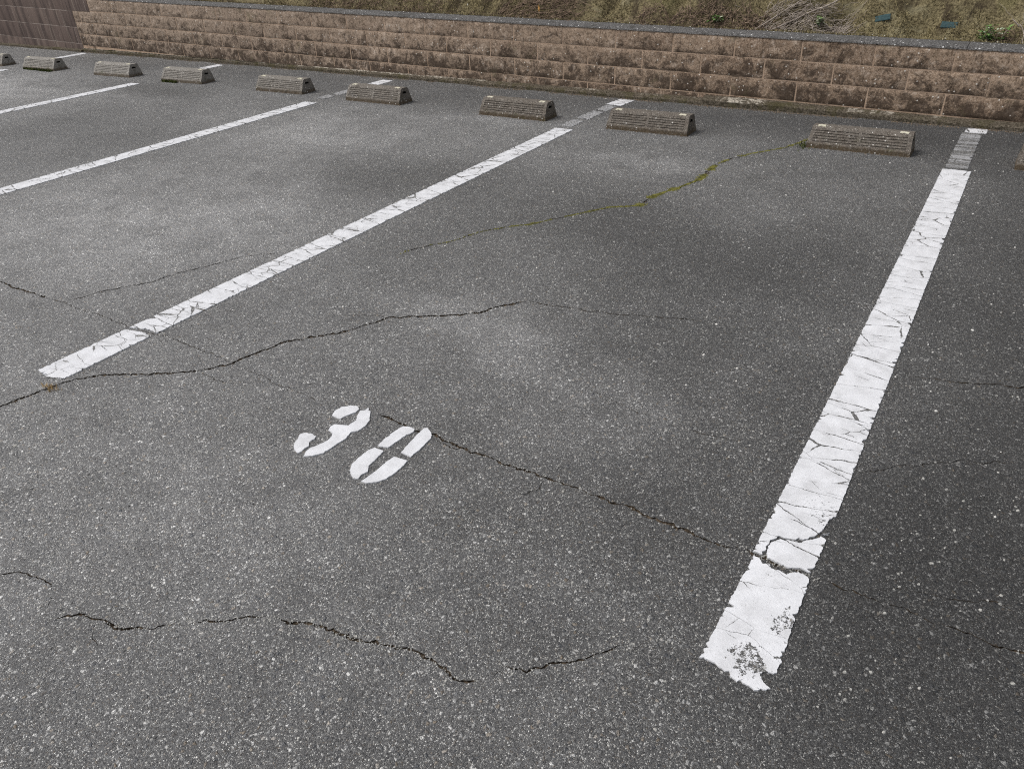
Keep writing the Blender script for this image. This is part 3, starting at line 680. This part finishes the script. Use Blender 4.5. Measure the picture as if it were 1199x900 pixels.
# ------------------------------------------------------------ the bank behind the wall
def bank_z(x, y):
    s = y-1.50; b0 = ctop(x, 0)-.03
    t = max(0, s+.02)
    h = b0+t*1.28
    h += .07*fb(x*1.6+.8*y, y*.5, 2, 3)*min(1, t*6)+.03*fb(x*6, y*4, 5, 4)*min(1, t*8)
    for fx, sl, wd, dp in ((-2.98, .9, .045, .10), (-2.36, .5, .05, .11), (-1.06, .35, .06, .13), (-4.9, .7, .05, .09), (-3.9, .6, .03, .06), (-6.3, .8, .06, .09), (-7.9, .6, .05, .08), (-.55, .5, .05, .05)):
        u = (x-fx-sl*(y-1.5))/wd
        if abs(u) < 3: h -= dp*math.exp(-u*u)*min(1, t*7)
    fold = max(0, n3(x*2.3+y*1.5, y*.3, 11)-.12); h -= .22*fold*min(1, t*5)
    return h
def build_bank():
    V, Fc = [], []; xs = []; x = -24.
    while x < 10: xs.append(x); x += .03 if -12.5 < x < 1.5 else .4
    ys = [1.44, 1.47]; y = 1.5
    while y < 5.0: ys.append(y); y += .02 if y < 2.1 else .15
    ys += [7, 14, 40, 120]
    top = 5.0
    for yy in ys:
        for xx in xs:
            z = bank_z(xx, min(yy, top))+max(0, yy-top)*.12
            V.append((xx, yy+.0, z))
    nx = len(xs)
    for j in range(len(ys)-1):
        for i in range(nx-1): a = j*nx+i; Fc.append([a, a+1, a+nx+1, a+nx])
    o = link('hillside', mesh('hillside', V, Fc, BANK, None, True)); tag(o, 'steep mossy bank rising behind the block wall', None, None, 'structure')
build_bank()

def blades(name, pts, mat, label, cat, lmin, lmax, wd, lean, kindstuff=True, down=0):
    V, Fc = [], []
    for (x, y, z) in pts:
        a = rng.uniform(0, 6.283); L = rng.uniform(lmin, lmax); le = rng.uniform(0, lean); ux, uy = math.cos(a), math.sin(a)
        b = rng.uniform(0, 6.283); px, py_ = math.cos(b)*wd, math.sin(b)*wd
        h = math.cos(le)*L; r = math.sin(le)*L; k = len(V)
        V += [(x-px, y-py_, z), (x+px, y+py_, z), (x+ux*r*.55+px*.7, y+uy*r*.55+py_*.7, z+h*.62), (x+ux*r, y+uy*r-down*L, z+h)]
        Fc += [[k, k+1, k+2], [k, k+2, k+3]]
    o = link(name, mesh(name, V, Fc, mat)); tag(o, label, cat, None, 'stuff'); return o
pts = []
for _ in range(60000):
    x = rng.uniform(-11.5, 1.0); y = 1.49+abs(rng.gauss(0, .14)) if rng.random() < .8 else rng.uniform(1.49, 2.6)
    if fb(x*3, y*3, 4, 3) < -.18: continue
    pts.append((x, y, bank_z(x, y)-.003))
for _ in range(9000):      # growth creeping over the back edge of the coping
    x = rng.uniform(-9.9, 1.0); w_ = max(0, .02+.05*fb(x*4, 2, 2, 3))
    pts.append((x, wy(x)+.195-rng.random()*w_+.11, ctop(x, 0)+.018))
blades('moss_cover', pts, MOSSB, 'olive dry moss and short grass covering the bank', 'moss', .008, .028, .0035, 1.3)

def tube(V, Fc, pts, r0, r1, sides=5):
    b = len(V); k = len(pts)
    for i, p in enumerate(pts):
        p = Vector(p); a = Vector(pts[max(0, i-1)]); c = Vector(pts[min(k-1, i+1)]); d = (c-a).normalized()
        s = d.cross(Vector((0, 0, 1))); s = s.normalized() if s.length > .01 else Vector((1, 0, 0)); t = s.cross(d)
        r = r0+(r1-r0)*i/(k-1)
        for j in range(sides):
            an = j*6.283/sides; V.append(tuple(p+r*(math.cos(an)*s+math.sin(an)*t)))
    for i in range(k-1):
        for j in range(sides): a = b+i*sides+j; c = b+i*sides+(j+1) % sides; Fc.append([a, c, c+sides, a+sides])
    Fc.append([b+j for j in range(sides)][::-1]); Fc.append([b+(k-1)*sides+j for j in range(sides)])

def wig(a, b, n_, amp, seed):
    a, b = Vector(a), Vector(b); out = []
    for i in range(n_+1):
        t = i/n_; p = a.lerp(b, t); e = math.sin(t*math.pi)*.5+.5*t
        out.append(p+Vector((n3(t*3, seed, 1), n3(t*3, seed, 5), n3(t*3, seed, 9)))*amp*e)
    return out
# twig and litter tangles along the wall top (nobody could count the stalks)
def tangle(name, x0, x1, y0, y1, count, mat, label, lo_, hi_, r, dirx=None, seed=0):
    V, Fc = [], []
    for i in range(count):
        x = rng.uniform(x0, x1); y = rng.uniform(y0, y1); z = bank_z(x, y)+rng.uniform(.0, .03)
        a = rng.gauss(dirx, .35) if dirx is not None else rng.uniform(0, 6.283); L = rng.uniform(lo_, hi_)
        x2 = x+math.cos(a)*L; y2 = min(y+.25, max(y-.06, y+math.sin(a)*L*.5)); z2 = max(bank_z(x2, y2), ctop(x2, 0)+.0)+rng.uniform(.004, .05)
        tube(V, Fc, wig((x, y, z), (x2, y2, z2), 4, L*.3, seed+i*.37), r*rng.uniform(.6, 1.3), r*.4, 3)
    o = link(name, mesh(name, V, Fc, mat)); tag(o, label, 'dead stalks', None, 'stuff')
tangle('leaf_litter', -2.6, -1.5, 1.47, 1.60, 600, TWIGR, 'red-brown dry litter heaped along the wall top left of the bare branches', .04, .15, .0030, None, 3)
tangle('leaf_litter', -3.95, -3.2, 1.47, 1.66, 330, TWIGR, 'brown dry stalks lying behind the wall under the orange leaf', .08, .32, .0026, .35, 5)
tangle('leaf_litter', -6.3, -4.6, 1.48, 1.70, 600, TWIGR, 'dark dry stalks on the bank above the middle of the wall', .04, .18, .0024, None, 7)
tangle('dry_twigs', -1.62, -1.0, 1.47, 1.66, 330, TWIG, 'tangle of pale dead twigs behind the wall under the bare branches', .05, .22, .0022, .6, 9)
tangle('leaf_litter', -11., -1.9, 1.47, 1.54, 900, TWIGR, 'thin line of brown litter lying along the whole back of the coping', .02, .08, .0018, None, 13)
tangle('leaf_litter', -.08, .12, 1.49, 1.60, 60, TWIGR, 'small dark litter beside the green plant at the right', .04, .12, .002, None, 15)

def branch(name, a, b, r, seed, label, group=None, forks=3, mat=None):
    V, Fc = [], []; main_ = wig(a, b, 12, .09, seed); tube(V, Fc, main_, r, r*.45, 6)
    for i in range(forks):
        q = main_[3+int(i*8/max(1, forks))]; d = Vector((rng.uniform(-.5, .6), rng.uniform(-.05, .2), rng.uniform(.05, .35)))
        tube(V, Fc, wig(q, q+d*rng.uniform(.3, .7), 5, .05, seed+i+3), r*.45, r*.15, 4)
    o = link(name, mesh(name, V, Fc, mat or TWIG, None, True)); tag(o, label, 'branch', group); return o
branch('bare_branch', (-1.52, 1.50, .49), (-.80, 1.76, .84), .0075, 2, 'thick pale bare branch slanting up from the wall top above the nearest wheel stop', 'bare branches on the bank')
branch('bare_branch', (-1.62, 1.50, .50), (-1.15, 1.74, .82), .0055, 5, 'thinner bare branch slanting just left of the thick pale one', 'bare branches on the bank')
branch('bare_branch', (-1.25, 1.56, .57), (-1.13, 1.47, .475), .0035, 8, 'short pale stick leaning down onto the coping', 'bare branches on the bank', 0)
branch('bare_branch', (-2.02, 1.70, .72), (-1.78, 1.62, .62), .0035, 11, 'thin arching stalk above the red-brown litter', 'bare branches on the bank', 1)
branch('bare_branch', (.03, 1.60, .60), (.16, 1.50, .48), .004, 14, 'curved bare stem right of the green plant', 'bare branches on the bank', 2)

def leafquad(V, Fc, c, d, up_, L, W_):
    d = Vector(d).normalized(); s = d.cross(Vector(up_)).normalized(); c = Vector(c); k = len(V); nrm = s.cross(d)
    for t, w_, h in ((0, .05, 0), (.3, .9, .08), (.62, .8, .1), (1, .02, -.05)):
        V.append(tuple(c+d*L*t-s*W_*w_*.5+nrm*L*h)); V.append(tuple(c+d*L*t+nrm*L*(h-.06*w_))); V.append(tuple(c+d*L*t+s*W_*w_*.5+nrm*L*h))
    for i in range(3):
        a = k+i*3; Fc += [[a, a+1, a+4, a+3], [a+1, a+2, a+5, a+4]]
def plant(x, y, h, nst, label, pale, seed, spread=.05):
    r = random.Random(seed); z = bank_z(x, y); e = empty('small_plant', (x, y, z)); tag(e, label, 'plant', 'small green plants on the bank')
    V, Fc, SV, SF, PV, PF = [], [], [], [], [], []
    for i in range(nst):
        b = Vector((r.uniform(-spread, spread), r.uniform(-.01, .03), 0)); t = b+Vector((r.uniform(-.04, .04), r.uniform(-.06, .0), h*r.uniform(.5, 1)))
        tube(SV, SF, wig(b, t, 4, .02, seed+i), .0018, .001, 4)
        for j in range(7):
            q = b.lerp(t, r.uniform(.2, 1)); a = r.uniform(0, 6.28); L = r.uniform(.024, .050)
            tgt = (PV, PF) if r.random() < pale else (V, Fc)
            leafquad(*tgt, q, (math.cos(a), math.sin(a), r.uniform(-.3, .6)), (0, 0, 1), L, L*.55)
    link('stem', mesh('stem', SV, SF, TWIG), e); link('foliage', mesh('foliage', V, Fc, LEAF), e)
    if PV: o = link('foliage', mesh('pale_foliage', PV, PF, LEAFP), e); o['label'] = 'pale leaves'
plant(-.06, 1.525, .13, 15, 'bright green leafy plant with white tips behind the right end of the wall', .25, 4, .05)
plant(-1.93, 1.53, .07, 7, 'yellow-green sprout at the left edge of the dead twigs', .3, 8, .04)
plant(-1.17, 1.56, .08, 6, 'pale green sprout beneath the thick bare branch', .55, 12, .03)
plant(-4.35, 1.485, .03, 4, 'tiny green weed rooted behind the coping left of the orange leaf', .1, 16, .03)

def one_leaf(name, loc, d, L, W_, mat, label, stalk=0.0):
    V, Fc = [], []; leafquad(V, Fc, (0, 0, 0), d, (0, -1, .5), L, W_)
    b = link(name, None, None, loc); link('blade', mesh('blade', V, Fc, mat), b); tag(b, label, 'leaf')
    if stalk:
        V, Fc = [], []; tube(V, Fc, wig((0, 0, -stalk), (0, 0, .003), 4, .01, 3), .0014, .001, 4); link('stalk', mesh('stalk', V, Fc, STRAW), b)
one_leaf('dry_leaf', (-3.50, 1.52, .585), (.1, 0, -1), -.06, .020, LEAFO, 'upright orange dry leaf on a stalk above the brown stalks', .07)
one_leaf('dry_leaf', (-4.31, 1.60, .60), (.2, 0, 1), .035, .013, PALE, 'small pale yellow leaf on the bank above the wall, left of the orange one')

def plate(loc, rz, tilt, label):
    V, Fc = [], []
    hw_, hh, t = .050, .022, .003
    o2 = [(-hw_, -hh), (hw_, -hh), (hw_, hh), (-hw_, hh)]
    V = [(x, -t, z) for x, z in o2]+[(x*.86, -t-.002, z*.74) for x, z in o2]+[(x, t, z) for x, z in o2]
    Fc = [[4, 5, 6, 7]]+[[i, (i+1) % 4, (i+1) % 4+4, i+4] for i in range(4)]+[[i, i+8, (i+1) % 4+8, (i+1) % 4] for i in range(4)]+[[11, 10, 9, 8]]
    o = link('marker_plate', mesh('marker_plate', V, Fc, TEAL), None, loc); o.rotation_euler = (rad(-40), rad(-tilt), rz); tag(o, label, 'plate', 'teal marker plates in the bank moss')
for (x, z, tl, lab) in ((-.76, .615, 12, 'small teal plate in the moss, tilted, left one of two'), (-.333, .588, -2, 'small teal plate lying level in the moss, right one of two')):
    y = 1.52
    while bank_z(x, y) < .615-(.45+(y-1.5)*1.28-.45)*0 and y < 1.62: y += .004
    plate((x, y, bank_z(x, y)+.008), 0, tl, lab)

# ------------------------------------------------------------ small things on the asphalt
def moss_in_crack(ci, n_, w_, name, label):
    pts = resample(CRACKS[ci][1], .01); V, Fc = [], []
    for _ in range(n_):
        x, y = pts[rng.randrange(len(pts))]
        if n3(x*7, y*7, 3) < -.30: continue
        ww = w_*max(.25, 1+2.0*n3(x*13, y*13, 6)); x += rng.gauss(0, ww); y += rng.gauss(0, ww*.7); r = rng.uniform(.0015, .0042); k = len(V)
        V.append((x, y, r*1.5)); 
        for j in range(5): a = j*1.2566+rng.random(); V.append((x+math.cos(a)*r, y+math.sin(a)*r, -.001))
        for j in range(5): Fc.append([k, k+1+j, k+1+(j+1) % 5])
    o = link(name, mesh(name, V, Fc, MOSSC, None, True)); tag(o, label, 'moss', None, 'stuff')
moss_in_crack(11, 4200, .009, 'crack_moss', 'yellow-green moss filling the widest part of the crack below the nearest wheel stop')
moss_in_crack(10, 900, .004, 'crack_moss', 'thin moss in the left part of the moss-filled crack')
moss_in_crack(13, 160, .0025, 'crack_moss', 'thin moss at the faint left tail of the moss-filled crack')
moss_in_crack(12, 800, .005, 'crack_moss', 'moss in the crack where it meets the nearest wheel stop')
pts = [(-9.528+rng.uniform(-.29, .29), .15+rng.gauss(0, .012), 0) for _ in range(900)]+[(-7.3+rng.uniform(0, .22), .215+rng.gauss(0, .010), 0) for _ in range(350)]+[(-.88+rng.gauss(0, .02), .235+rng.gauss(0, .05), 0) for _ in range(60)]
blades('foot_moss', pts, simple('green_moss', (.035, .045, .012), (.10, .115, .03), 20), 'green moss growing along the feet of the wheel stops', 'moss', .008, .03, .004, .8)
pts = [(-2.41+rng.gauss(0, .018), -3.835+rng.gauss(0, .007), .0) for _ in range(60)]
blades('dry_grass', pts, STRAW, 'tuft of orange dry grass in the crack below the flecked line', 'grass', .008, .026, .0014, 1.45)

def grit(name, count, rmin, rmax, mat, label, region, dens=None):
    V, Fc = [], []; n_ = 0
    while n_ < count:
        x, y = region()
        if dens and not dens(x, y): continue
        r = rng.uniform(rmin, rmax)*rng.uniform(.6, 1); k = len(V); a0 = rng.random()*6.28; st = rng.uniform(.55, 1)
        ring = []
        for j in range(6):
            a = j*1.047+rng.uniform(-.3, .3); ring.append((math.cos(a), math.sin(a)*st))
        c_, s_ = math.cos(a0), math.sin(a0)
        for (u, v) in ring: V.append((x+(u*c_-v*s_)*r, y+(u*s_+v*c_)*r, -.0005))
        for (u, v) in ring: V.append((x+(u*c_-v*s_)*r*.62, y+(u*s_+v*c_)*r*.62, r*rng.uniform(.35, .6)))
        for j in range(6): j2 = (j+1) % 6; Fc.append([k+j, k+j2, k+6+j2, k+6+j])
        Fc.append([k+6+j for j in range(6)]); n_ += 1
    o = link(name, mesh(name, V, Fc, mat)); tag(o, label, 'grit', None, 'stuff')
def on_line(x, y): return any(abs(x-l) < .075 for l in (0, -2.5)) and y < .05
grit('pale_grit', 5200, .0020, .0058, GRIT, 'pale stones of the worn asphalt surface', lambda: (rng.uniform(-3.4, 1.2), -4.9+rng.random()**1.6*3.6), lambda x, y: not on_line(x, y) and n3(x*2, y*2)+.5 > rng.random()*1.1)
grit('dark_grit', 3000, .002, .005, GRITD, 'dark stones of the worn asphalt surface', lambda: (rng.uniform(-3.4, 1.2), -4.9+rng.random()**1.6*3.6), lambda x, y: not on_line(x, y))
grit('white_specks', 600, .0028, .0072, PALE, 'white specks scattered over the asphalt in front of the wheel stops', lambda: (rng.uniform(-7, 1.), rng.uniform(-3, 1.05)))
def petals():
    V, Fc = [], []
    for _ in range(420):
        x = rng.uniform(-9.9, .6); y = wy(x)+rng.uniform(0, .26); z = ctop(x, 0)+.027; r = rng.uniform(.0035, .007); k = len(V); a = rng.random()*6
        for j in range(4): V.append((x+math.cos(a+j*1.57)*r, y+math.sin(a+j*1.57)*r*.7, z+rng.uniform(0, .003)))
        Fc.append([k, k+1, k+2, k+3])
    o = link('fallen_petals', mesh('fallen_petals', V, Fc, PALE)); tag(o, 'tiny white petals lying on the grey coping of the low wall', 'petals', None, 'stuff')
petals()
BROWNG = simple('brown_debris', (.06, .045, .03), (.26, .20, .14), 60)
def foot_line():
    x = rng.uniform(-10.3, 1.2); return x, foot_y(x)-abs(rng.gauss(0, .022))-.002
grit('soil_and_litter', 4200, .002, .007, BROWNG, 'brown soil and crumbled litter gathered along the wall footing', foot_line, lambda x, y: fb(x*2.2, 1, 6, 3) > -.15)
def stop_foot():
    x_, y_, rz_, l_ = rng.choice(STOPS); t = rng.uniform(-.31, .31); return x_+t, y_+t*rz_-abs(rng.gauss(0, .008))
grit('soil_and_litter', 900, .0015, .005, BROWNG, 'brown dirt gathered along the feet of the wheel stops', stop_foot)
def near_crack():
    c = CRACKS[rng.choice([0, 0, 5, 6, 17, 17, 19, 11, 15, 16])][1]; p = resample(c, .01); x, y = rng.choice(p)
    return x+rng.gauss(0, .017), y+rng.gauss(0, .012)
grit('crumbled_grit', 2400, .0010, .0032, GRIT, 'small crumbs of stone broken out along the cracks', near_crack)
for o in COL.objects:      # the bank and all that grows or lies on it starts right behind the coping
    if o.parent is None and o.name.split('.')[0] in ('hillside', 'moss_cover', 'leaf_litter', 'dry_twigs', 'bare_branch', 'small_plant', 'dry_leaf', 'marker_plate'): o.location.y -= .11
